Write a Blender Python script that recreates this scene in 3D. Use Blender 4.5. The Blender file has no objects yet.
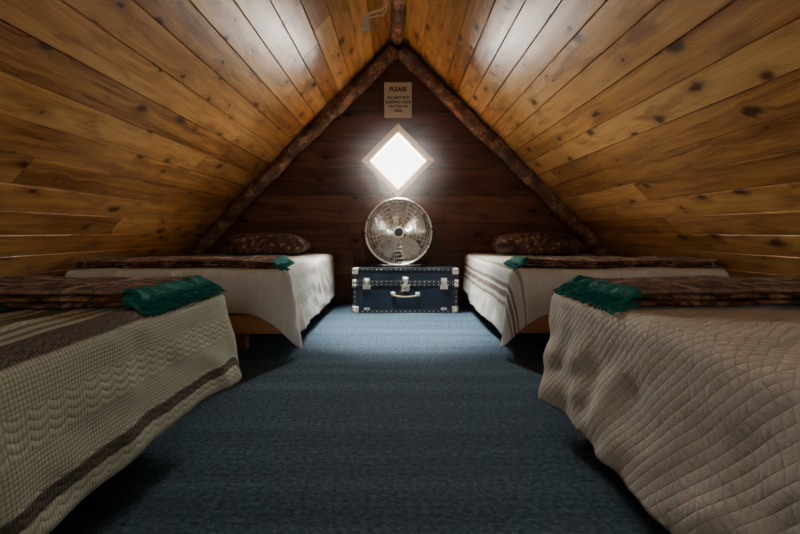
import bpy, bmesh, math, random
from mathutils import Vector, Matrix, noise
random.seed(7)
C=bpy.context.scene.collection
H=0.626; RZ=2.27; YW=4.27; YB=-2.3

# ---------------------------------------------------------------- helpers
def obj(name,me,mats=(),parent=None,smooth=False):
    o=bpy.data.objects.new(name,me); C.objects.link(o)
    for m in mats: me.materials.append(m)
    if parent: o.parent=parent
    if smooth:
        for p in me.polygons: p.use_smooth=True
    return o
def empty(name,loc=(0,0,0)):
    e=bpy.data.objects.new(name,None); e.empty_display_size=.1; e.location=loc; C.objects.link(e); return e
def mesh_from(name,vs,fs,uvs=None,rnd=None):
    me=bpy.data.meshes.new(name); me.from_pydata(vs,[],fs); me.update()
    if uvs:
        l=me.uv_layers.new(name="UVMap")
        for p in me.polygons:
            for li in p.loop_indices: l.data[li].uv=uvs[me.loops[li].vertex_index]
    if rnd:
        l=me.uv_layers.new(name="RND")
        for p in me.polygons:
            for li in p.loop_indices: l.data[li].uv=(rnd[me.loops[li].vertex_index],0)
    return me
class N:
    def __init__(s,name):
        s.m=bpy.data.materials.new(name); s.m.use_nodes=True; s.t=s.m.node_tree; s.t.nodes.clear()
        s.out=s.t.nodes.new('ShaderNodeOutputMaterial'); s.b=s.t.nodes.new('ShaderNodeBsdfPrincipled')
        s.t.links.new(s.b.outputs[0],s.out.inputs[0])
    def set(s,inp,v):
        if isinstance(v,bpy.types.NodeSocket): s.t.links.new(v,inp)
        elif isinstance(v,tuple) and len(v)==3 and inp.type=='RGBA': inp.default_value=(*v,1)
        else: inp.default_value=v
    def p(s,**k):
        for a,v in k.items(): s.set(s.b.inputs[a.replace('_',' ')],v)
        return s
    def math(s,op,a,b=0.0,c=0.0,clamp=False):
        n=s.t.nodes.new('ShaderNodeMath'); n.operation=op; n.use_clamp=clamp
        s.set(n.inputs[0],a); s.set(n.inputs[1],b); s.set(n.inputs[2],c); return n.outputs[0]
    def mix(s,f,a,b,bt='MIX'):
        n=s.t.nodes.new('ShaderNodeMix'); n.data_type='RGBA'; n.blend_type=bt
        s.set(n.inputs[0],f); s.set(n.inputs[6],a); s.set(n.inputs[7],b); return n.outputs[2]
    def ramp(s,f,stops,mode='LINEAR'):
        n=s.t.nodes.new('ShaderNodeValToRGB'); n.color_ramp.interpolation=mode; e=n.color_ramp.elements
        while len(e)<len(stops): e.new(0.5)
        for i,(p_,c) in enumerate(stops):
            e[i].position=p_; e[i].color=(c,c,c,1) if not isinstance(c,tuple) else (*c,1)
        s.set(n.inputs[0],f); return n.outputs[0]
    def mr(s,v,a,b,c=0.0,d=1.0,smooth=True):
        n=s.t.nodes.new('ShaderNodeMapRange'); n.interpolation_type='SMOOTHSTEP' if smooth else 'LINEAR'
        s.set(n.inputs[0],v)
        for i,x in enumerate((a,b,c,d)): s.set(n.inputs[i+1],x)
        return n.outputs[0]
    def uv(s,name="UVMap"):
        n=s.t.nodes.new('ShaderNodeUVMap'); n.uv_map=name; return n.outputs[0]
    def objc(s):
        return s.t.nodes.new('ShaderNodeTexCoord').outputs['Object']
    def sep(s,v):
        n=s.t.nodes.new('ShaderNodeSeparateXYZ'); s.set(n.inputs[0],v); return n.outputs
    def comb(s,x,y,z=0.0):
        n=s.t.nodes.new('ShaderNodeCombineXYZ'); s.set(n.inputs[0],x); s.set(n.inputs[1],y); s.set(n.inputs[2],z); return n.outputs[0]
    def noise(s,v,scale,detail=3,rough=.55,dist=0.0):
        n=s.t.nodes.new('ShaderNodeTexNoise'); s.set(n.inputs['Vector'],v); n.inputs['Scale'].default_value=scale
        n.inputs['Detail'].default_value=detail; n.inputs['Roughness'].default_value=rough; n.inputs['Distortion'].default_value=dist
        return n.outputs['Fac']
    def vor(s,v,scale,feature='F1',rand=1.0,dim='2D'):
        n=s.t.nodes.new('ShaderNodeTexVoronoi'); n.voronoi_dimensions=dim; n.feature=feature
        s.set(n.inputs['Vector'],v); n.inputs['Scale'].default_value=scale; n.inputs['Randomness'].default_value=rand
        return n.outputs
    def bump(s,h,strength=.3,dist=.01):
        n=s.t.nodes.new('ShaderNodeBump'); n.inputs['Strength'].default_value=strength; n.inputs['Distance'].default_value=dist
        s.set(n.inputs['Height'],h); s.t.links.new(n.outputs[0],s.b.inputs['Normal']); return s

def wood(name,dark,mid,light,knotc,rough=.35,knots=1.0,su=3.0,sv=6.0,spec=.5,bs=.25,coat=0.0):
    n=N(name); uv=n.sep(n.uv()); u,v=uv[0],uv[1]
    r=n.sep(n.uv("RND"))[0]
    wob=n.noise(n.comb(u,v),9,2); wob2=n.noise(n.comb(v,u),13,2)
    u2=n.math('ADD',u,n.math('MULTIPLY',wob,.09)); v2=n.math('ADD',v,n.math('MULTIPLY',wob2,.040))
    kv=n.vor(n.comb(n.math('MULTIPLY',u2,su),n.math('MULTIPLY',v2,sv)),1.0)
    d=kv['Distance']; cellr=n.sep(kv['Color'])[0]
    rad=n.math('MULTIPLY',n.math('POWER',cellr,2.2),.155*knots)
    dn=n.math('DIVIDE',d,n.math('ADD',rad,.006))
    core=n.mr(dn,.35,1.5,1.0,0.0)
    halo=n.math('MULTIPLY',n.mr(d,.02,.42,1.0,0.0),n.mr(cellr,.1,.8,.3,1.0))
    gv=n.math('ADD',v,n.math('MULTIPLY',halo,.03))
    g1=n.noise(n.comb(n.math('MULTIPLY',u,1.3),n.math('MULTIPLY',gv,22)),1.0,4,.6,.6)
    g2=n.noise(n.comb(n.math('MULTIPLY',u,5),n.math('MULTIPLY',gv,150)),1.0,3,.6)
    blot=n.noise(n.comb(n.math('MULTIPLY',u,3.0),n.math('MULTIPLY',v,10)),1.0,4)
    f=n.math('ADD',n.math('MULTIPLY',g1,.62),n.math('MULTIPLY',g2,.28))
    f=n.math('ADD',f,n.math('MULTIPLY',n.math('SUBTRACT',r,.5),.30))
    col=n.ramp(f,[(.22,dark),(.45,mid),(.68,light)])
    col=n.mix(n.mr(blot,.5,.70,0,.65),col,dark)
    col=n.mix(n.math('MULTIPLY',halo,.42*min(1,knots)),col,dark)
    col=n.mix(n.math('MULTIPLY',core,.88),col,knotc)
    n.p(Base_Color=col,Roughness=n.mr(g2,.2,.8,rough-.06,rough+.14),Specular_IOR_Level=spec,Coat_Weight=coat,Coat_Roughness=.25)
    n.bump(n.math('ADD',n.math('MULTIPLY',g2,.5),n.math('MULTIPLY',core,-.6)),bs,.004)
    return n.m

M={}
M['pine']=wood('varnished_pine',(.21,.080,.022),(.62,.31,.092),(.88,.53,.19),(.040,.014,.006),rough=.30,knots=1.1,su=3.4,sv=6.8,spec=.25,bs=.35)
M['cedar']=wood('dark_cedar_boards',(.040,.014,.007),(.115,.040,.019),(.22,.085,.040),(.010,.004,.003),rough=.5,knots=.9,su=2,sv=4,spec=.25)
M['frame']=wood('light_window_wood',(.60,.30,.12),(.85,.50,.23),(.92,.60,.31),(.1,.05,.02),rough=.5,knots=.3)
M['bedwood']=wood('bed_frame_wood',(.22,.09,.03),(.40,.18,.07),(.52,.27,.11),(.05,.02,.01),rough=.5,knots=.6)

def simple(name,col,rough=.5,metal=0.0,var=.15,scale=30,bs=.1,**k):
    n=N(name); o=n.objc(); z=n.noise(o,scale,4)
    dark=tuple(c*(1-var*2) for c in col)
    n.p(Base_Color=n.mix(z,dark,tuple(min(1,c*(1+var)) for c in col)),Roughness=n.mr(z,.2,.8,max(.02,rough-.08),rough+.08),Metallic=metal,**k)
    n.bump(z,bs,.002); return n.m
n=N('log_bark'); o=n.objc(); a=n.noise(o,9,5,.65); b=n.noise(o,45,4)
n.p(Base_Color=n.ramp(n.math('ADD',n.math('MULTIPLY',a,.7),n.math('MULTIPLY',b,.3)),[(.33,(.035,.014,.008)),(.5,(.16,.07,.033)),(.64,(.55,.30,.15))]),Roughness=.6)
n.bump(n.math('ADD',a,b),.7,.014); M['bark']=n.m
M['chrome']=simple('polished_steel',(.90,.84,.73),.30,1.0,.04)
M['nickel']=simple('aged_nickel',(.70,.66,.58),.38,1.0,.14)
M['blackm']=simple('black_enamel',(.012,.012,.013),.4,0,.1)
M['cream']=simple('cream_enamel',(.78,.70,.55),.4,0,.05)
M['leather']=simple('tan_leather',(.30,.24,.16),.6,0,.2)
M['paper']=simple('sign_card',(.70,.53,.33),.7,0,.08,12,.03)
M['ink']=simple('sign_ink',(.03,.015,.010),.7,0,.05)
M['blade']=simple('fan_blade_aluminium',(.74,.68,.58),.36,.95,.05)
M['exterior']=simple('rough_sheathing',(.10,.06,.035),.8,0,.2)

n=N('navy_trunk_vinyl'); o=n.objc(); z=n.noise(o,160,3); q=n.noise(o,8,3)
n.p(Base_Color=n.mix(q,(.003,.007,.014),(.008,.017,.030)),Roughness=n.mr(q,.3,.7,.36,.5),Specular_IOR_Level=.3); n.bump(z,.25,.002); M['navy']=n.m
M['navytrim']=simple('trunk_binding',(.010,.015,.022),.45,.1,.2)

# carpet
n=N('blue_carpet'); o=n.objc(); s_=n.sep(o)
f1=n.noise(o,330,2,.7); f2=n.noise(o,60,3,.6); f3=n.noise(n.comb(n.math('MULTIPLY',s_[0],.35),n.math('MULTIPLY',s_[1],5)),1.6,4,.6)
rib=n.math('SINE',n.math('MULTIPLY',s_[1],2*math.pi/.03)); 
dots=n.vor(n.comb(n.math('MULTIPLY',s_[0],.6),s_[1]),110)['Distance']
f=n.math('ADD',n.math('MULTIPLY',f1,.38),n.math('MULTIPLY',f2,.38)); f=n.math('ADD',f,n.math('MULTIPLY',f3,.24))
f=n.math('ADD',f,n.math('MULTIPLY',rib,.010)); f=n.math('ADD',f,n.math('MULTIPLY',n.math('SUBTRACT',.45,dots),.14))
n.p(Base_Color=n.ramp(f,[(.36,(.026,.052,.084)),(.52,(.076,.130,.185)),(.68,(.19,.27,.35))]),Roughness=.95,Specular_IOR_Level=.1)
n.bump(f,.9,.014); M['carpet']=n.m

# quilts
def fabric(name,base,shade,kind,stripes=None,scol=(.05,.025,.02),bs=.55):
    n=N(name); s=n.sep(n.uv()); u,v=s[0],s[1]
    weave=n.noise(n.comb(n.math('MULTIPLY',u,260),n.math('MULTIPLY',v,260)),1.0,2)
    if kind=='cable':
        sh=n.math('ABSOLUTE',n.math('SINE',n.math('MULTIPLY',v,math.pi/.045)))
        a=n.math('ABSOLUTE',n.math('SINE',n.math('ADD',n.math('MULTIPLY',u,math.pi/.016),n.math('MULTIPLY',sh,1.7))))
        bnd=n.math('ABSOLUTE',n.math('SINE',n.math('MULTIPLY',u,math.pi/.008)))
        sel=n.mr(n.math('SINE',n.math('MULTIPLY',u,2*math.pi/.13)),-.15,.15)
        h=n.math('ADD',n.math('MULTIPLY',a,sel),n.math('MULTIPLY',n.math('MULTIPLY',bnd,.45),n.math('SUBTRACT',1.0,sel)))
        cr=n.math('ABSOLUTE',n.math('SINE',n.math('MULTIPLY',v,math.pi/.008)))
        h=n.math('ADD',n.math('MULTIPLY',h,.6),n.math('MULTIPLY',cr,.22))
    else:
        w=n.noise(n.comb(u,v),14,2); du=n.math('ADD',u,n.math('MULTIPLY',w,.022)); dv=n.math('ADD',v,n.math('MULTIPLY',w,-.022))
        a=n.math('ABSOLUTE',n.math('SINE',n.math('MULTIPLY',n.math('ADD',du,dv),math.pi/.028)))
        b=n.math('ABSOLUTE',n.math('SINE',n.math('MULTIPLY',n.math('SUBTRACT',du,dv),math.pi/.028)))
        h=n.math('POWER',n.math('MULTIPLY',a,b),.35)
        puck=n.noise(n.comb(u,v),75,2)
        h=n.math('ADD',n.math('MULTIPLY',h,.8),n.math('MULTIPLY',puck,.5))
    col=n.mix(n.mr(h,.0,.6),shade,base)
    col=n.mix(n.math('MULTIPLY',weave,.25),col,shade)
    if stripes:
        tot=None
        for (c0,hw,wt) in stripes:
            q=n.mr(n.math('ABSOLUTE',n.math('SUBTRACT',u,c0)),hw*.85,hw*1.1,wt,0.0)
            tot=q if tot is None else n.math('MAXIMUM',tot,q)
        br=n.mr(n.noise(n.comb(n.math('MULTIPLY',u,200),n.math('MULTIPLY',v,200)),1.0,2),.3,.6,.85,1)
        col=n.mix(n.math('MULTIPLY',tot,br),col,scol)
    n.p(Base_Color=col,Roughness=.9,Specular_IOR_Level=.2)
    n.bump(n.math('ADD',h,n.math('MULTIPLY',weave,.25)),bs,.005)
    return n.m
ST=[(.035,.032,.92),(.095,.010,.7),(.135,.010,.7),(.205,.028,.85),(.26,.01,.7),(.36,.035,.9),(.50,.012,.8),(.56,.03,.9),(.72,.03,.9),(-.215,.014,.9)]
M['q_striped']=fabric('striped_cable_quilt',(.62,.67,.53),(.38,.43,.33),'cable',ST)
M['q_white']=fabric('cream_matelasse_quilt',(.68,.66,.60),(.46,.44,.39),'dia',bs=.5)
M['q_plain']=fabric('ivory_quilt',(.72,.74,.70),(.56,.58,.54),'cable')
M['q_edge']=fabric('ivory_quilt_brown_stripes',(.72,.73,.69),(.54,.54,.50),'cable',[(-.07,.012,.8),(-.115,.016,.85),(-.165,.01,.7),(.03,.012,.6)],(.10,.05,.03))
M['mattress']=simple('mattress_ticking',(.45,.42,.36),.9,0,.1,60)

n=N('plaid_wool_blanket'); s=n.sep(n.uv()); u,v=s[0],s[1]
def band(x,per,ph,w):
    t=n.math('FRACT',n.math('ADD',n.math('DIVIDE',x,per),ph)); return n.mr(n.math('ABSOLUTE',n.math('SUBTRACT',t,.5)),w*.9,w*1.1,1,0)
fz=n.noise(n.comb(u,v),220,3,.7); pz=n.noise(n.comb(u,v),24,3,.6)
col=n.mix(fz,(.012,.010,.010),(.040,.026,.020))
col=n.mix(n.mr(pz,.46,.56,0,.85),col,(.34,.19,.11))
col=n.mix(n.math('MULTIPLY',band(u,.20,.1,.18),.3),col,(.15,.055,.032))
col=n.mix(n.math('MULTIPLY',band(v,.17,.3,.18),.25),col,(.17,.075,.045))
col=n.mix(n.math('MULTIPLY',band(u,.20,.6,.04),.6),col,(.52,.40,.28))
col=n.mix(n.math('MULTIPLY',band(v,.17,.75,.05),.55),col,(.48,.36,.25))
col=n.mix(n.math('MULTIPLY',band(u,.1,.35,.04),.5),col,(.03,.07,.06))
teal=n.mr(u,.044,.050,1,0); 
col=n.mix(teal,col,n.mix(fz,(.0,.075,.072),(.008,.28,.25)))
n.p(Base_Color=col,Roughness=.9,Specular_IOR_Level=.15); n.bump(fz,.6,.006); M['plaid']=n.m

n=N('patterned_pillowcase'); o=n.objc(); vv=n.vor(o,26,dim='3D'); z=n.noise(o,12,3,.6,1.5)
n.p(Base_Color=n.mix(n.mr(z,.44,.6),n.mix(n.mr(vv['Distance'],.2,.5),(.38,.20,.12),(.11,.05,.033)),(.045,.02,.015)),Roughness=.85); n.bump(z,.3,.01); M['pillow']=n.m

# ---------------------------------------------------------------- room shell
def board_rows(rows,thick,cham,xf,hc=None):
    hc=cham if hc is None else hc
    vs=[];fs=[];uvs=[];rn=[]
    for (a0,a1,b0,b1,v0,v1) in rows:
        ou=random.uniform(0,60); ov=random.uniform(0,60); r=random.random(); g=.0012
        prof=[(v0+g,-thick),(v0+g,-cham),(v0+g+hc,0),(v1-g-hc,0),(v1-g,-cham),(v1-g,-thick)]
        base=len(vs)
        for (v,nn) in prof:
            t=(v-v0)/(v1-v0)
            for (e0,e1) in ((a0,b0),(a1,b1)):
                uu=e0+(e1-e0)*t; vs.append(xf(uu,v,nn)); uvs.append((uu+ou,v+ov)); rn.append(r)
        k=len(prof)
        for i in range(k):
            j=(i+1)%k; fs.append((base+2*i,base+2*i+1,base+2*j+1,base+2*j))
        fs.append(tuple(base+2*i for i in range(k-1,-1,-1))); fs.append(tuple(base+2*i+1 for i in range(k)))
    return vs,fs,uvs,rn
def fixn(me):
    bm=bmesh.new(); bm.from_mesh(me); bmesh.ops.recalc_face_normals(bm,faces=bm.faces); bm.to_mesh(me); bm.free()
allv=[];allf=[];allu=[];allr=[]
PW=.138; SL=RZ*math.sqrt(2)
for sgn in (-1,1):
    rows=[]; v=0.0
    while v<SL-.01:
        v1=min(v+PW,SL); y=YB-.05-random.uniform(0,2.0)
        while y<YW+.05:
            L=random.choice([2.4,3.0,3.6,4.2]); y1=min(y+L,YW+.05)
            if y1>YB-.05: rows.append((max(y,YB-.05)+.0008,y1-.0008,max(y,YB-.05)+.0008,y1-.0008,v,v1))
            y=y1
            if y>=YW+.049: break
        v=v1
    k=1/math.sqrt(2)
    def xf(u,v,nn,sgn=sgn): # nn is negative behind the face -> outwards of the room
        return (sgn*(v*k)+sgn*(-nn)*k, u, RZ-v*k+(-nn)*k)
    a,b,c,d=board_rows(rows,.018,.005,xf,.0026); o_=len(allv)
    allv+=a; allf+=[tuple(i+o_ for i in f) for f in b]; allu+=c; allr+=d
me=mesh_from('ceiling',allv,allf,allu,allr); fixn(me)
bm=bmesh.new(); bm.from_mesh(me)
for sgn in (-1,1):
    k=1/math.sqrt(2); pts=[]
    for (vv_,nn) in ((-.06,.019),(SL+.1,.019),(SL+.1,.09),(-.06,.09)):
        for y in (YB-.25,YW+.25): pts.append(bm.verts.new((sgn*(vv_*k)+sgn*nn*k,y,RZ-vv_*k+nn*k)))
    q=pts
    for f in ((0,1,3,2),(2,3,5,4),(4,5,7,6),(6,7,1,0),(0,2,4,6),(1,7,5,3)):
        fc=bm.faces.new([q[i] for i in f]); fc.material_index=1
bm.to_mesh(me); bm.free()
obj('ceiling',me,(M['pine'],M['exterior']))

def gable(name,y0,inward,hole,mat,bh=.235):
    rows=[];z=0.0
    while z<RZ-.02:
        z1=min(z+bh,RZ-.005); w0=RZ-z; w1=max(RZ-z1,.004)
        js=random.uniform(-.9,.9) if w1>1.0 else None
        if js is None: rows.append((-w0,w0,-w1,w1,z,z1))
        else: rows.append((-w0,js-.001,-w1,js-.001,z,z1)); rows.append((js+.001,w0,js+.001,w1,z,z1))
        z=z1
    def xf(u,v,nn): return (u,y0+inward*nn,v)
    a,b,c,d=board_rows(rows,.02,.004,xf,.002)
    me=mesh_from(name,a,b,c,d); fixn(me)
    bm=bmesh.new(); bm.from_mesh(me)
    ya=y0-inward*.021; yb=y0-inward*.10
    t=[bm.verts.new(p) for p in ((-RZ,ya,-.0),(RZ,ya,-.0),(0,ya,RZ),(-RZ,yb,-.0),(RZ,yb,-.0),(0,yb,RZ))]
    for f in ((0,1,2),(3,5,4),(0,3,4,1),(1,4,5,2),(2,5,3,0)):
        fc=bm.faces.new([t[i] for i in f]); fc.material_index=1
    bmesh.ops.recalc_face_normals(bm,faces=bm.faces)
    bm.to_mesh(me); bm.free()
    w=obj(name,me,(mat,M['exterior']))
    hm=bpy.data.meshes.new('cut'); b2=bmesh.new()
    A=[b2.verts.new((x,y0-.3,z)) for x,z in hole]; B=[b2.verts.new((x,y0+.3,z)) for x,z in hole]
    b2.faces.new(A); b2.faces.new(B[::-1]); m_=len(hole)
    for i in range(m_): b2.faces.new((A[i],B[i],B[(i+1)%m_],A[(i+1)%m_]))
    bmesh.ops.recalc_face_normals(b2,faces=b2.faces); b2.to_mesh(hm); b2.free()
    ho=bpy.data.objects.new('cut',hm); C.objects.link(ho)
    md=w.modifiers.new('b','BOOLEAN'); md.operation='DIFFERENCE'; md.object=ho; md.solver='EXACT'; md.use_self=False
    dg=bpy.context.evaluated_depsgraph_get(); nm=bpy.data.meshes.new_from_object(w.evaluated_get(dg))
    w.modifiers.clear(); w.data=nm; nm.name=name
    bpy.data.objects.remove(ho); bpy.data.meshes.remove(hm)
    return w
WX,WZ,WR=0.0,1.235,.255
dia=[(WX,WZ-WR),(WX+WR,WZ),(WX,WZ+WR),(WX-WR,WZ)]
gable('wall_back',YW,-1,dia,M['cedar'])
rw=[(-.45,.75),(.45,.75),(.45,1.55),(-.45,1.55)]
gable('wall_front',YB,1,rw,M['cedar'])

bpy.ops.mesh.primitive_cube_add(size=1); f_=bpy.context.object; f_.name='floor'; f_.data.name='floor'
for v in f_.data.vertices:
    v.co=Vector((v.co.x*2*(RZ+.1),v.co.y*(YW-YB+.4)+(YW+YB)/2,-.03+v.co.z*.06))
f_.data.materials.append(M['carpet'])

def frame_ring(name,poly,wid,y0,y1,mat,parent=None,center=None):
    vs=[];fs=[];uvs=[];rn=[]
    cx=sum(p[0] for p in poly)/len(poly); cz=sum(p[1] for p in poly)/len(poly); n_=len(poly)
    def off(p,i):
        a=Vector(poly[i-1]);b=Vector(poly[i]);c=Vector(poly[(i+1)%n_])
        d1=(b-a).normalized();d2=(c-b).normalized()
        n1=Vector((d1.y,-d1.x));n2=Vector((d2.y,-d2.x))
        if n1.dot(b-Vector((cx,cz)))<0:n1=-n1
        if n2.dot(b-Vector((cx,cz)))<0:n2=-n2
        m=(n1+n2).normalized(); return b+m*(wid/m.dot(n1))
    for i in range(n_):
        j=(i+1)%n_; a=Vector(poly[i]);b=Vector(poly[j]);ao=off(a,i);bo=off(b,j)
        base=len(vs); ln=(b-a).normalized(); r=random.random(); ou=random.uniform(0,30)
        for (P,s) in ((a,0),(b,0),(bo,1),(ao,1)):
            for y in (y0,y1): vs.append((P.x,y,P.y)); uvs.append((ou+(P-a).dot(ln),s*wid+i*3+y)); rn.append(r)
        q=base
        for f in ((0,2,4,6),(1,7,5,3),(0,1,3,2),(2,3,5,4),(4,5,7,6),(6,7,1,0)): fs.append(tuple(q+k for k in f))
    me=mesh_from(name,vs,fs,uvs,rn); fixn(me)
    o=obj(name,me,(mat,),parent); bv=o.modifiers.new('bev','BEVEL'); bv.width=.003; bv.segments=2; return o
nG=N('window_glass'); tr=nG.t.nodes.new('ShaderNodeBsdfTransparent'); gl=nG.t.nodes.new('ShaderNodeBsdfGlossy'); gl.inputs['Roughness'].default_value=.05
mx=nG.t.nodes.new('ShaderNodeMixShader'); mx.inputs[0].default_value=.05
nG.t.links.new(tr.outputs[0],mx.inputs[1]); nG.t.links.new(gl.outputs[0],mx.inputs[2]); nG.t.links.new(mx.outputs[0],nG.out.inputs[0])
def window(name,poly,ywall,inward,wid):
    e=empty(name,(0,0,0))
    frame_ring('casing',poly,wid,ywall-.0*inward,ywall+inward*.024,M['frame'],e)
    cx=sum(p[0] for p in poly)/len(poly); cz=sum(p[1] for p in poly)/len(poly)
    inner=[(cx+(p[0]-cx)*.94,cz+(p[1]-cz)*.94) for p in poly]
    frame_ring('jamb',inner,.013,ywall-inward*.095,ywall+inward*.012,M['frame'],e)
    me=mesh_from('glass',[(p[0],ywall-inward*.06,p[1]) for p in inner],[tuple(range(len(poly)))])
    obj('glass',me,(nG.m,),e)
window('window_1',dia,YW,-1,.042)
window('window_2',rw,YB,1,.07)

def log(name,p0,p1,r,seg=60,seed=0,bumps=.18):
    p0=Vector(p0);p1=Vector(p1);d=(p1-p0);L=d.length;d.normalize()
    up=Vector((0,1,0)) if abs(d.y)<.9 else Vector((0,0,1)); s=d.cross(up).normalized(); t=s.cross(d).normalized()
    vs=[];fs=[];R=18
    for i in range(seg+1):
        w=i/seg; c=p0+d*(L*w)+s*(.008*math.sin(w*7+seed))+t*(.006*math.sin(w*5+seed*2))
        for k in range(R):
            a=2*math.pi*k/R; dirv=s*math.cos(a)+t*math.sin(a)
            nz=noise.noise(Vector((math.cos(a)*1.2+seed*5,math.sin(a)*1.2,w*L*7)))+.5*noise.noise(Vector((math.cos(a)*3+seed,math.sin(a)*3,w*L*22)))
            vs.append(c+dirv*(r*(1+bumps*nz)))
    for i in range(seg):
        for k in range(R):
            a=i*R+k;b=i*R+(k+1)%R; fs.append((a,b,b+R,a+R))
    fs.append(tuple(range(R-1,-1,-1))); fs.append(tuple(seg*R+k for k in range(R)))
    return obj(name,mesh_from(name,[tuple(v) for v in vs],fs),(M['bark'],),smooth=True)
for sgn,nm in ((-1,'log_rafter'),(1,'log_rafter.001')):
    log(nm,(sgn*.03,YW-.08,RZ-.135),(sgn*(RZ-.14),YW-.08,.070),.058,90,seed=sgn+3,bumps=.22)
log('ridge_log',(0,YB+.03,RZ-.068),(0,YW-.145,RZ-.068),.050,160,seed=9)

def tube(pts,r,name,mat,parent=None,cyc=False,res=8):
    cu=bpy.data.curves.new(name,'CURVE'); cu.dimensions='3D'; cu.bevel_depth=r; cu.bevel_resolution=3; cu.use_fill_caps=True
    sp=cu.splines.new('POLY'); sp.points.add(len(pts)-1)
    for i,p in enumerate(pts): sp.points[i].co=(*p,1)
    sp.use_cyclic_u=cyc
    o=bpy.data.objects.new(name,cu); C.objects.link(o)
    dg=bpy.context.evaluated_depsgraph_get(); me=bpy.data.meshes.new_from_object(o.evaluated_get(dg)); bpy.data.objects.remove(o)
    return obj(name,me,(mat,),parent,True)
def rbox(name,c,d,mat,parent=None,bev=.004,seg=2):
    bm=bmesh.new(); bmesh.ops.create_cube(bm,size=1)
    for v in bm.verts: v.co=Vector((v.co.x*d[0]+c[0],v.co.y*d[1]+c[1],v.co.z*d[2]+c[2]))
    if bev>0: bmesh.ops.bevel(bm,geom=bm.edges[:],offset=bev,segments=seg,affect='EDGES',profile=.5)
    me=bpy.data.meshes.new(name); bm.to_mesh(me); bm.free(); return obj(name,me,(mat,),parent)
def disc(name,c,r,d,mat,parent,axis='Y',seg=24):
    bm=bmesh.new(); bmesh.ops.create_cone(bm,cap_ends=True,segments=seg,radius1=r,radius2=r*.9,depth=d,matrix=Matrix.Translation(c)@Matrix.Rotation(math.pi/2 if axis=='Y' else 0,4,'X'))
    me=bpy.data.meshes.new(name); bm.to_mesh(me); bm.free(); return obj(name,me,(mat,),parent)
# bent wire near the ridge; bullet head and spot added to brighten the floor
lp=empty('ridge_wire_added_spot')
LX,LY,LZ0=-.215,3.30,1.975
tube([(-.055,3.32,2.150),(-.07,3.32,2.115),(-.09,3.31,2.085),(-.12,3.31,2.068),(-.16,3.30,2.055),(-.195,3.30,2.038),(LX,LY,LZ0+.050)],.0075,'bent_arm',M['cream'],lp)
tube([(-.07,3.32,2.118),(-.075,3.31,2.07),(-.10,3.31,2.035),(-.135,3.30,2.030),(-.17,3.30,2.020),(LX+.015,LY,LZ0+.040)],.0045,'cord',M['cream'],lp)
vs=[];fs=[];S=20
for (r,z) in ((.008,.052),(.019,.046),(.024,.026),(.030,-.014),(.036,-.028),(.033,-.026),(.024,.014),(.0,.020)):
    for i in range(S):
        a=2*math.pi*i/S; vs.append((LX+r*math.cos(a),LY+r*math.sin(a),LZ0+z))
for j in range(7):
    for i in range(S): fs.append((j*S+i,j*S+(i+1)%S,(j+1)*S+(i+1)%S,(j+1)*S+i))
obj('added_spot_head',mesh_from('added_spot_head',vs,fs),(M['cream'],),lp,True)

# ---------------------------------------------------------------- sign
sg=empty('paper_sign'); SX=0.0;SZ=1.745
rbox('card',(SX,YW-.006,SZ),(.235,.010,.295),M['paper'],sg,.002)
def text(s,x,z,size,y,parent,name,mat):
    cu=bpy.data.curves.new(name,'FONT'); cu.body=s; cu.size=size; cu.align_x='CENTER'; cu.align_y='CENTER'; cu.extrude=.0006; cu.offset=.0016*size/.04
    o=bpy.data.objects.new(name,cu); C.objects.link(o)
    dg=bpy.context.evaluated_depsgraph_get(); me=bpy.data.meshes.new_from_object(o.evaluated_get(dg)); bpy.data.objects.remove(o)
    me.transform(Matrix.Translation((x,y,z))@Matrix.Rotation(math.pi/2,4,'X')); return obj(name,me,(mat,),parent)
text('PLEASE',SX,SZ+.088,.047,YW-.0118,sg,'text_please',M['ink'])
for i,t in enumerate(['DO NOT PUT','SLEEPING BAGS','ON TOP OF','BEDS']):
    text(t,SX,SZ+.018-.036*i,.031,YW-.0118,sg,'text_line_%d'%(i+1),M['ink'])

# ---------------------------------------------------------------- trunk
TX0,TX1,TY0,TY1,TZ=-.345,.457,3.74,4.18,.352
tk=empty('steamer_trunk'); cx=(TX0+TX1)/2; cy=(TY0+TY1)/2; W=TX1-TX0; D=TY1-TY0
LZ=.232
rbox('body',(cx,cy,LZ/2+.004),(W-.01,D-.01,LZ-.006),M['navy'],tk,.008,3)
rbox('lid',(cx,cy,(LZ+TZ)/2),(W-.006,D-.006,TZ-LZ-.003),M['navy'],tk,.010,3)
yf=TY0
def strip(x0,x1,z0,z1,nm,mat=M['navytrim']): rbox(nm,((x0+x1)/2,yf+.001,(z0+z1)/2),(x1-x0,.008,z1-z0),mat,tk,.002)
strip(TX0,TX1,LZ-.020,LZ-.002,'rim_lower'); strip(TX0,TX1,LZ+.002,LZ+.020,'rim_upper')
strip(TX0,TX1,.004,.026,'binding_bottom'); strip(TX0,TX1,TZ-.024,TZ-.002,'binding_top')
for x in (TX0,TX1-.022): strip(x,x+.022,.026,LZ-.02,'binding_side'); strip(x,x+.022,LZ+.02,TZ-.024,'binding_side_lid')
for side in (TX0,TX1):
    for (z0,z1) in ((.004,.026),(LZ-.02,LZ+.02),(TZ-.024,TZ-.002)):
        rbox('binding_end',(side,cy,(z0+z1)/2),(.008,D,z1-z0),M['navytrim'],tk,.002)
rbox('binding_lid_front',(cx,TY0+.012,TZ),(W,.024,.006),M['navytrim'],tk,.002)
bm=bmesh.new()
def rivet(x,z,r=.0034):
    m=Matrix.Translation((x,yf-.004,z))@Matrix.Diagonal((1,.6,1,1)); bmesh.ops.create_uvsphere(bm,u_segments=10,v_segments=6,radius=r,matrix=m)
k=22
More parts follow.
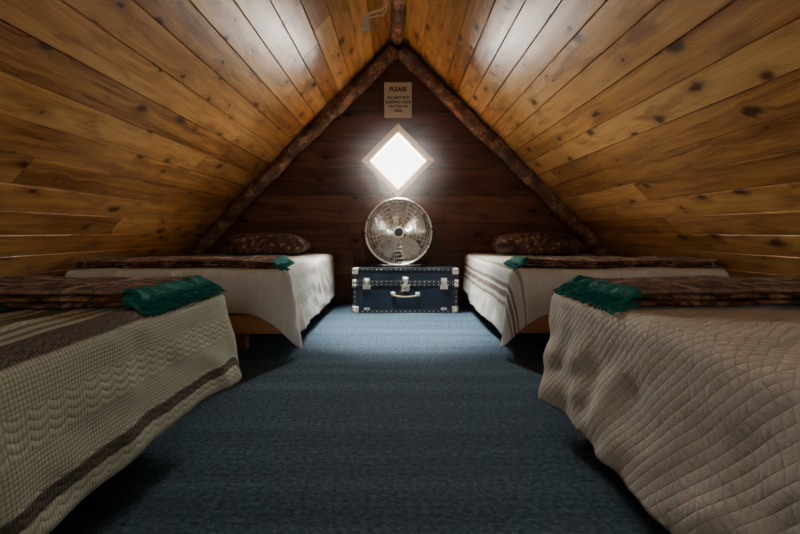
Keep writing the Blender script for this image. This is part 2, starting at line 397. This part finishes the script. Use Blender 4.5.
for i in range(1,k):
    x=TX0+W*i/k
    for z in (.015,LZ-.012,LZ+.012,TZ-.013): rivet(x,z)
for z in (.06,.095,.13,.165): rivet(TX0+.011,z); rivet(TX1-.011,z)
me=bpy.data.meshes.new('rivets'); bm.to_mesh(me); bm.free(); obj('rivets',me,(M['nickel'],),tk,True)
for sx,x in ((1,TX0),(-1,TX1)):
    for z,sz in ((0.003,1),(TZ,-1),(LZ-.001,-1),(LZ+.001,1)):
        h=.050 if z in (.003,TZ) else .028; w=.046 if z in (.003,TZ) else .030
        rbox('corner_plate',(x+sx*(w/2-.005),yf-.001,z+sz*h/2),(w,.012,h),M['nickel'],tk,.004,3)
        rbox('corner_side',(x-sx*.002,yf+w/2-.006,z+sz*h/2),(.010,w,h),M['nickel'],tk,.004,3)
        bm=bmesh.new(); bmesh.ops.create_uvsphere(bm,u_segments=14,v_segments=8,radius=.012,matrix=Matrix.Translation((x+sx*.012,yf-.003,z+sz*.014)))
        me=bpy.data.meshes.new('corner_boss'); bm.to_mesh(me); bm.free(); obj('corner_boss',me,(M['nickel'],),tk,True)
for lx in (TX0+.105,TX1-.105):
    rbox('latch_plate_lower',(lx,yf-.005,LZ-.030),(.060,.006,.032),M['nickel'],tk,.003)
    rbox('latch_plate_upper',(lx,yf-.005,LZ+.028),(.046,.006,.028),M['nickel'],tk,.003)
    rbox('latch_hasp',(lx,yf-.013,LZ+.002),(.026,.012,.060),M['nickel'],tk,.005,3)
    tube([(lx-.020,yf-.016,LZ-.03),(lx-.020,yf-.02,LZ+.018),(lx+.020,yf-.02,LZ+.018),(lx+.020,yf-.016,LZ-.03)],.003,'latch_bail',M['nickel'],tk)
    rbox('bottom_plate',(lx,yf-.004,.035),(.045,.005,.020),M['nickel'],tk,.003)
rbox('lock_plate_lower',(cx,yf-.006,LZ-.034),(.066,.008,.062),M['nickel'],tk,.008,3)
rbox('lock_plate_upper',(cx,yf-.006,LZ+.032),(.048,.008,.038),M['nickel'],tk,.006,3)
rbox('lock_hasp',(cx,yf-.014,LZ+.002),(.032,.012,.082),M['nickel'],tk,.006,3)
disc('lock_barrel',(cx,yf-.022,LZ-.024),.011,.012,M['chrome'],tk)
for sx in (-1,1):
    rbox('handle_plate',(cx+sx*.095,yf-.005,.148),(.034,.008,.036),M['nickel'],tk,.005,3)
    tube([(cx+sx*.095+.012*math.cos(a),yf-.012,.148+.012*math.sin(a)) for a in [i*math.pi/6 for i in range(12)]],.0028,'handle_ring',M['nickel'],tk,True)
pts=[(cx+.093*math.cos(a),yf-.016,.146+.016*math.sin(a)) for a in [math.pi+i*math.pi/12 for i in range(13)]]
tube(pts,.0068,'carry_handle',M['leather'],tk)

# ---------------------------------------------------------------- fan
FX,FY,FZ,FR=0.005,3.98,.352+.272,.262
fn=empty('drum_fan')
def ring(R,r,y,name,mat,parent=fn,seg=72,s2=10):
    vs=[];fs=[]
    for i in range(seg):
        a=2*math.pi*i/seg
        for k in range(s2):
            b=2*math.pi*k/s2; rr=R+r*math.cos(b); vs.append((FX+rr*math.cos(a),y+r*math.sin(b),FZ+rr*math.sin(a)))
    for i in range(seg):
        for k in range(s2):
            a_=i*s2+k;b_=i*s2+(k+1)%s2;c_=((i+1)%seg)*s2+(k+1)%s2;d_=((i+1)%seg)*s2+k; fs.append((a_,b_,c_,d_))
    return obj(name,mesh_from(name,vs,fs),(mat,),parent,True)
vs=[];fs=[];S=72
prof=[(FR-.004,-.07),(FR,-.073),(FR+.002,-.06),(FR-.004,0),(FR+.002,.06),(FR,.073),(FR-.004,.07),(FR-.010,0)]
for i in range(S):
    a=2*math.pi*i/S
    for (r,y) in prof: vs.append((FX+r*math.cos(a),FY+y,FZ+r*math.sin(a)))
P=len(prof)
for i in range(S):
    for k in range(P): fs.append((i*P+k,i*P+(k+1)%P,((i+1)%S)*P+(k+1)%P,((i+1)%S)*P+k))
obj('drum_housing',mesh_from('drum_housing',vs,fs),(M['blackm'],),fn,True)
ring(FR,.008,FY-.073,'front_rim',M['chrome']); ring(FR,.008,FY+.073,'rear_rim',M['chrome'])
def dome(r): return .045*(1-(r/FR)**2)
for side,yb in ((-1,FY-.073),(1,FY+.073)):
    for j,rr in enumerate((.052,.085,.118,.150,.182,.212,.240)):
        ring(rr,.0022,yb+side*dome(rr),'grille_ring',M['chrome'],s2=6)
    bm=bmesh.new(); NW=84 if side<0 else 36
    for i in range(NW):
        a=2*math.pi*i/NW; prev=None; R0=.036
        for q in range(7):
            r=R0+(FR-R0)*q/6; y=yb+side*dome(r)+ side*.002; c=Vector((FX+r*math.cos(a),y,FZ+r*math.sin(a)))
            tg=Vector((-math.sin(a),0,math.cos(a)))*.0021; yy=Vector((0,.0021,0))
            vv=[bm.verts.new(c+tg),bm.verts.new(c+yy),bm.verts.new(c-tg),bm.verts.new(c-yy)]
            if prev:
                for k in range(4): bm.faces.new((prev[k],prev[(k+1)%4],vv[(k+1)%4],vv[k]))
            prev=vv
    me=bpy.data.meshes.new('grille_wires'); bm.to_mesh(me); bm.free(); obj('grille_wires',me,(M['chrome'],),fn,True)
disc('grille_badge',(FX,FY-.073-.051,FZ),.042,.012,M['chrome'],fn,seg=40)
disc('badge_centre',(FX,FY-.073-.058,FZ),.035,.006,M['blackm'],fn,seg=40)
disc('rear_hub',(FX,FY+.073+.040,FZ),.038,.012,M['blackm'],fn,seg=32)
disc('motor',(FX,FY+.045,FZ),.065,.09,M['blackm'],fn,seg=32)
disc('blade_hub',(FX,FY-.02,FZ),.05,.05,M['blade'],fn,seg=32)
for b in range(5):
    vs=[];fs=[];a0=2*math.pi*b/5+.3
    for i in range(9):
        r=.04+(FR-.022-.04)*i/8; wd=.34+.14*math.sin(math.pi*min(1,i/7))
        for k in range(9):
            t=k/8-.5; a=a0+t*wd*2.0; y=FY-.015+t*.085*(1-.35*i/8)+.01*math.cos(t*3)
            vs.append((FX+r*math.cos(a),y,FZ+r*math.sin(a)))
    for i in range(8):
        for k in range(8): q=i*9+k; fs.append((q,q+1,q+10,q+9))
    o=obj('blade_%d'%(b+1),mesh_from('blade',vs,fs),(M['blade'],),fn,True); sm=o.modifiers.new('s','SOLIDIFY'); sm.thickness=.002
zt=TZ+.010
for sx in (-1,1):
    x=FX+sx*(FR+.018)
    tube([(FX+sx*.13,FY-.15,zt),(FX+sx*.17,FY-.13,zt),(FX+sx*.19,FY-.02,zt),(x,FY,zt+.06),(x+sx*.004,FY,FZ)],.0095,'stand_leg',M['blackm'],fn)
    tube([(FX+sx*.19,FY-.02,zt),(FX+sx*.18,FY+.11,zt),(FX+sx*.13,FY+.13,zt)],.0095,'stand_foot',M['blackm'],fn)
    kn=disc('tilt_knob',(0,0,0),.02,.02,M['blackm'],fn)
    kn.data.transform(Matrix.Translation((x+sx*.012,FY,FZ))@Matrix.Rotation(math.pi/2,4,'Z'))
tube([(FX-.13,FY-.15,zt),(FX+.13,FY-.15,zt)],.0095,'stand_bar',M['blackm'],fn)
tube([(FX-.13,FY+.13,zt),(FX+.13,FY+.13,zt)],.0095,'stand_bar_rear',M['blackm'],fn)

# ---------------------------------------------------------------- beds
def bed(sgn,y0,y1,mat,xin,xout,ztop,dropA,dropF,corner,seed,foot_far,flare=.05,wr=1.0,cw=.16):
    e=empty('bed')
    def nse(a,b,c,s=1.0): return noise.noise(Vector((a*s+seed*3.1,b*s,c*s)))
    r=.085; rf=.05
    pts=[]
    x0,x1=xin+.0,xout
    def add_line(a,b,nx,ny):
        L=math.dist(a,b); k=max(1,int(L/.014))
        for i in range(k): t=i/k; pts.append((a[0]+(b[0]-a[0])*t,a[1]+(b[1]-a[1])*t,nx,ny))
    def add_arc(c,a0,a1):
        k=12
        for i in range(k): a=a0+(a1-a0)*i/k; pts.append((c[0]+r*math.cos(a),c[1]+r*math.sin(a),math.cos(a),math.sin(a)))
    add_line((x0,y1-r),(x0,y0+r),-1,0); add_arc((x0+r,y0+r),math.pi,1.5*math.pi)
    add_line((x0+r,y0),(x1-r,y0),0,-1); add_arc((x1-r,y0+r),1.5*math.pi,2*math.pi)
    add_line((x1,y0+r),(x1,y1-r),1,0); add_arc((x1-r,y1-r),0,.5*math.pi)
    add_line((x1-r,y1),(x0+r,y1),0,1); add_arc((x0+r,y1-r),.5*math.pi,math.pi)
    n_=len(pts); cxx=(x0+x1)/2; cyy=(y0+y1)/2
    vs=[];uvs=[];fs=[]
    def top(X,Y):
        return ztop+.010*nse(X,Y,0,2.4)+.004*nse(X,Y,3,8)
    RT=26
    for j in range(RT):
        f=(j/(RT))**.8
        for (px,py,nx,ny) in pts:
            ix=px-nx*rf; iy=py-ny*rf
            X=cxx+(ix-cxx)*f; Y=cyy+(iy-cyy)*f
            vs.append((sgn*X,Y,top(X,Y))); uvs.append((X-xin,Y))
    RS=40
    for j in range(RS+1):
        t=j/RS
        for i,(px,py,nx,ny) in enumerate(pts):
            ax=max(0,-nx)
            isfoot=(ny>0)==foot_far
            drop=dropA*(ax**2)+(dropF if isfoot else dropA*.8)*(ny*ny)+dropA*.7*(max(0,nx)**2)
            dcor=math.hypot(px-(x0+.03),py-((y1 if foot_far else y0)-(.03 if foot_far else -.03)))
            cb=math.exp(-(dcor/cw)**2)
            drop+=corner*cb
            drop*=1+.03*nse(px,py,7,3)
            s=t*(drop+rf*.57)
            arc=rf*math.pi/2
            if s<arc:
                a=s/rf; o=rf*math.sin(a)-rf; dz=rf*(1-math.cos(a))
            else: o=0; dz=rf+(s-arc)
            k=max(0,(s-arc))/.35
            wav=.020*nse(px,py,1,3.5)+.013*math.sin((px+py)*26+nse(px,py,2,3)*4)*(.35+.65*min(1,abs(ny)+cb))
            o+=k*(flare*(.5+.5*nse(px,py,5,1.6))+wav)+cb*k*.035
            o+=.004*nse(px,py,dz*1.2,14)+wr*.008*nse(px+dz*.6,py-dz*.8,dz,9)*min(1,k*3)
            X=px+nx*o; Y=py+ny*o; zz=top(px-nx*rf,py-ny*rf)-dz
            vs.append((sgn*X,Y,max(zz,.008))); uvs.append((px-nx*rf+nx*s-xin,py-ny*rf+ny*s))
    R=RT+RS+1
    for j in range(R-1):
        for i in range(n_):
            a=j*n_+i;b=j*n_+(i+1)%n_; fs.append((a,b,b+n_,a+n_) if sgn<0 else (a,a+n_,b+n_,b))
    me=mesh_from('bedspread',vs,fs,uvs); 
    o=obj('bedspread',me,(mat,),e,True); sm=o.modifiers.new('s','SOLIDIFY'); sm.thickness=.006; sm.offset=-1
    X0,X1=sgn*(x0+.03),sgn*(x1-.03); cxw=(X0+X1)/2; w=abs(X1-X0); L=y1-y0-.06; cy=(y0+y1)/2
    rbox('mattress',(cxw,cy,(ztop-.02+.225)/2),(w,L,ztop-.02-.225),M['mattress'],e,.04,4)
    def wb(name,c,d):
        o=rbox(name,c,d,M['bedwood'],e,.004); me=o.data; l=me.uv_layers.new(name='UVMap'); l2=me.uv_layers.new(name='RND'); ax=0 if d[0]>d[1] and d[0]>d[2] else (1 if d[1]>d[2] else 2); rr=random.random()
        for lp in me.loops:
            co=me.vertices[lp.vertex_index].co; oth=[co[q] for q in range(3) if q!=ax]; l.data[lp.index].uv=(co[ax]+c[0],oth[0]+oth[1]); l2.data[lp.index].uv=(rr,0)
    for yy in (y0+.025,y1-.025): wb('end_rail',(cxw,yy,.172),(w-.02,.035,.095))
    for xx in (X0+sgn*.02,X1-sgn*.02): wb('side_rail',(xx,cy,.185),(.03,L-.05,.075))
    for xx in (X0+sgn*.28,X1-sgn*.28):
        for yy in (y0+.22,y1-.22): wb('leg',(xx,yy,.093),(.07,.07,.184))
    for q in range(7): wb('slat',(cxw,y0+.2+(L-.4)*q/6,.214),(w-.06,.07,.018))
    return e
bed(-1, -.30,1.66,M['q_striped'],.56,1.62,.445,.290,.26,.02,1,True,.05)
bed( 1, -.30,1.66,M['q_white'],  .50,1.62,.445,.345,.30,.03,2,True,.06,2.2)
bed(-1, 2.38,4.16,M['q_plain'],  .535,1.66,.445,.350,.215,.07,3,False,.03,1,.10)
bed( 1, 2.38,4.16,M['q_edge'],   .555,1.66,.445,.350,.215,.07,4,False,.03,1,.10)

def blanket(sgn,x0,x1,y0,y1,z0,seed,overhang=.03,rot=0.0):
    vs=[];fs=[];uvs=[]
    def nse(a,b,c,s): return noise.noise(Vector((a*s+seed*5.3,b*s,c*s)))
    for lay in range(3):
        T=.012; nx,ny=110,52
        dx=.010*lay+.008*nse(lay,0,0,1.7); dy=.018*lay
        for surf in (0,1):
            base=len(vs)
            for i in range(nx+1):
                for j in range(ny+1):
                    u=i/nx; v=j/ny
                    X=x0+dx+(x1-x0)*u; Y=y0+dy+(y1-y0-2*dy)*v
                    eu=min(u,1-u)*(x1-x0); ev=min(v,1-v)*(y1-y0)
                    ed=min(1,min(eu,ev)/.014); rd=math.sqrt(max(0,1-(1-ed)**2))
                    zc=z0+T*(lay+.5)+.014*nse(X,Y,0,3.5)+.006*nse(X,Y,lay,9)
                    uu=u*(x1-x0)
                    ru=math.exp(-(uu/.05)**2)
                    zc+=ru*.006*math.sin(Y*75+lay*2+3*nse(X,Y,lay,6))+ru*.003
                    X2=X+ru*.008*nse(Y,lay,1,18)+rot*(Y-y0)
                    if uu<overhang: zc-=(overhang-uu)*.8; 
                    z=zc+(T*.48*rd if surf==0 else -T*.48*rd)
                    Y2=Y+.016*nse(X,v,lay,2.5)
                    vs.append((sgn*X2,Y2,z)); uvs.append((uu,Y-y0+.3*lay))
            for i in range(nx):
                for j in range(ny):
                    q=base+i*(ny+1)+j; f=(q,q+1,q+ny+2,q+ny+1)
                    fs.append(f if (surf==1)==(sgn>0) else f[::-1])
        k=int((y1-y0)/.009)
        for t in range(k):
            Y=y0+dy+.01+(y1-y0-2*dy-.02)*t/k; X=x0+dx+.006; zb=z0+T*(lay+.5)-overhang*.7; b=len(vs)
            w=.0035; L=.018+.008*random.random(); dr=.008*random.random(); yy=random.uniform(-.005,.005)
            for (ex,ey,ez) in ((0,0,0),(L*.5,yy*.5,-.003),(L,yy,-.006-dr)):
                for (a,c) in ((-w,0),(0,w*.7),(w,0),(0,-w*.7)):
                    vs.append((sgn*(X-ex+rot*(Y-y0)),Y+ey+a,zb+.008+ez+c)); uvs.append((.01,t*.1))
            for m in range(2):
                for c in range(4): fs.append((b+m*4+c,b+m*4+(c+1)%4,b+m*4+4+(c+1)%4,b+m*4+4+c))
    o=obj('folded_blanket',mesh_from('folded_blanket',vs,fs,uvs),(M['plaid'],),None,True)
    return o
blanket(-1,.575,1.55,1.10,1.60,.451,1)
blanket( 1,.525,1.55,1.14,1.60,.451,2)
blanket(-1,.565,1.60,2.42,2.84,.451,3,rot=.08)
blanket( 1,.585,1.60,2.42,2.84,.451,4,rot=.06)

def pillow(cx,cy,cz,w,d,h,seed,rz=0):
    n1=36;n2=28;vs=[];fs=[]
    for s in (1,-1):
        for i in range(n1+1):
            for j in range(n2+1):
                u=i/n1*2-1;v=j/n2*2-1
                prof=((1-abs(u)**2.6)*(1-abs(v)**2.6))**.42 if abs(u)<1 and abs(v)<1 else 0
                X=u*w/2*(1-.05*(1-abs(v))**1*(abs(u)**4)); Y=v*d/2*(1-.06*(1-abs(u))*(abs(v)**4))
                z=s*h/2*prof+(.020*noise.noise(Vector((u*2+seed,v*2,s))) if prof>0 else 0)*prof
                if s<0: z=max(z,-h*.32)
                c,si=math.cos(rz),math.sin(rz)
                vs.append((X*c-Y*si,X*si+Y*c,z))
    m=(n1+1)*(n2+1)
    for s in (0,1):
        for i in range(n1):
            for j in range(n2):
                q=s*m+i*(n2+1)+j; f=(q,q+n2+1,q+n2+2,q+1); fs.append(f if s==0 else f[::-1])
    me=mesh_from('pillow',vs,fs); bm=bmesh.new(); bm.from_mesh(me); bmesh.ops.remove_doubles(bm,verts=bm.verts,dist=.0005); bm.to_mesh(me); bm.free()
    o=obj('pillow',me,(M['pillow'],),None,True); o.location=(cx,cy,cz); return o
pillow(-1.04,3.88,.520,.66,.44,.20,1,.05)
pillow( 1.08,3.88,.520,.66,.44,.20,5,-.04)

# scatter volume added for the glow around the window, fades to nothing
hz=bpy.data.materials.new('window_glow_haze'); hz.use_nodes=True; t=hz.node_tree; t.nodes.clear()
oo=t.nodes.new('ShaderNodeOutputMaterial'); vsn=t.nodes.new('ShaderNodeVolumeScatter'); vsn.inputs['Anisotropy'].default_value=.2
tc=t.nodes.new('ShaderNodeTexCoord'); vl=t.nodes.new('ShaderNodeVectorMath'); vl.operation='LENGTH'; mrn=t.nodes.new('ShaderNodeMapRange'); mrn.interpolation_type='SMOOTHSTEP'
t.links.new(tc.outputs['Object'],vl.inputs[0]); t.links.new(vl.outputs['Value'],mrn.inputs[0])
for i,x in enumerate((.05,.80,.26,0.0)): mrn.inputs[i+1].default_value=x
t.links.new(mrn.outputs[0],vsn.inputs['Density']); t.links.new(vsn.outputs[0],oo.inputs['Volume'])
bm=bmesh.new(); bmesh.ops.create_icosphere(bm,subdivisions=4,radius=.84)
for (pc,pn) in (((0,0,0),(0,1,0)),((0,0,RZ-WZ-.16),(.7071,0,.7071)),((0,0,RZ-WZ-.16),(-.7071,0,.7071))):
    bmesh.ops.bisect_plane(bm,geom=bm.verts[:]+bm.edges[:]+bm.faces[:],plane_co=pc,plane_no=pn,clear_outer=True)
    be=[e for e in bm.edges if e.is_boundary]
    if be: bmesh.ops.holes_fill(bm,edges=be)
bmesh.ops.recalc_face_normals(bm,faces=bm.faces)
hme=bpy.data.meshes.new('window_glow_haze'); bm.to_mesh(hme); bm.free()
ho=obj('window_glow_haze',hme,(hz,)); ho.location=(WX,YW-.03,WZ)

# ---------------------------------------------------------------- lights
def area(name,loc,rot,sx,sy,power,col):
    l=bpy.data.lights.new(name,'AREA'); l.shape='RECTANGLE'; l.size=sx; l.size_y=sy; l.energy=power; l.color=col
    o=bpy.data.objects.new(name,l); o.location=loc; o.rotation_euler=rot; C.objects.link(o); return o
area('sky_light_gable',(0,YW+.65,1.75),(math.radians(-62),0,0),1.5,1.5,1150,(1.0,.94,.84))
area('sky_light_rear',(0,YB-.35,1.25),(math.radians(85),0,0),1.0,.9,11,(1.0,.93,.82))
s=bpy.data.lights.new('sun','SUN'); s.energy=60; s.angle=math.radians(26); s.color=(1,.97,.93)
so=bpy.data.objects.new('sun',s); so.rotation_euler=(math.radians(-44),0,0); C.objects.link(so)
sp=bpy.data.lights.new('added_floor_spot','SPOT'); sp.energy=620; sp.spot_size=math.radians(56); sp.spot_blend=1.0; sp.shadow_soft_size=.02; sp.color=(1.0,.96,.90)  # added spot, makes the pool of light in front of the trunk
spo=bpy.data.objects.new('added_floor_spot',sp); spo.location=(LX,LY,LZ0-.030); C.objects.link(spo)
spo.rotation_euler=(Vector((.05,3.33,0))-spo.location).to_track_quat('-Z','Y').to_euler(); spo.parent=lp
w=bpy.data.worlds.new('sky'); bpy.context.scene.world=w; w.use_nodes=True
bg=w.node_tree.nodes['Background']; bg.inputs[0].default_value=(1.0,.98,.95,1); bg.inputs[1].default_value=7

# ---------------------------------------------------------------- camera
cam=bpy.data.cameras.new('camera'); cam.sensor_width=36; cam.lens=490/800*36; cam.clip_start=.02
co=bpy.data.objects.new('camera',cam); C.objects.link(co)
co.location=(0,0,H); co.rotation_euler=(math.radians(90-4.1),0,math.radians(-.23))
bpy.context.scene.camera=co
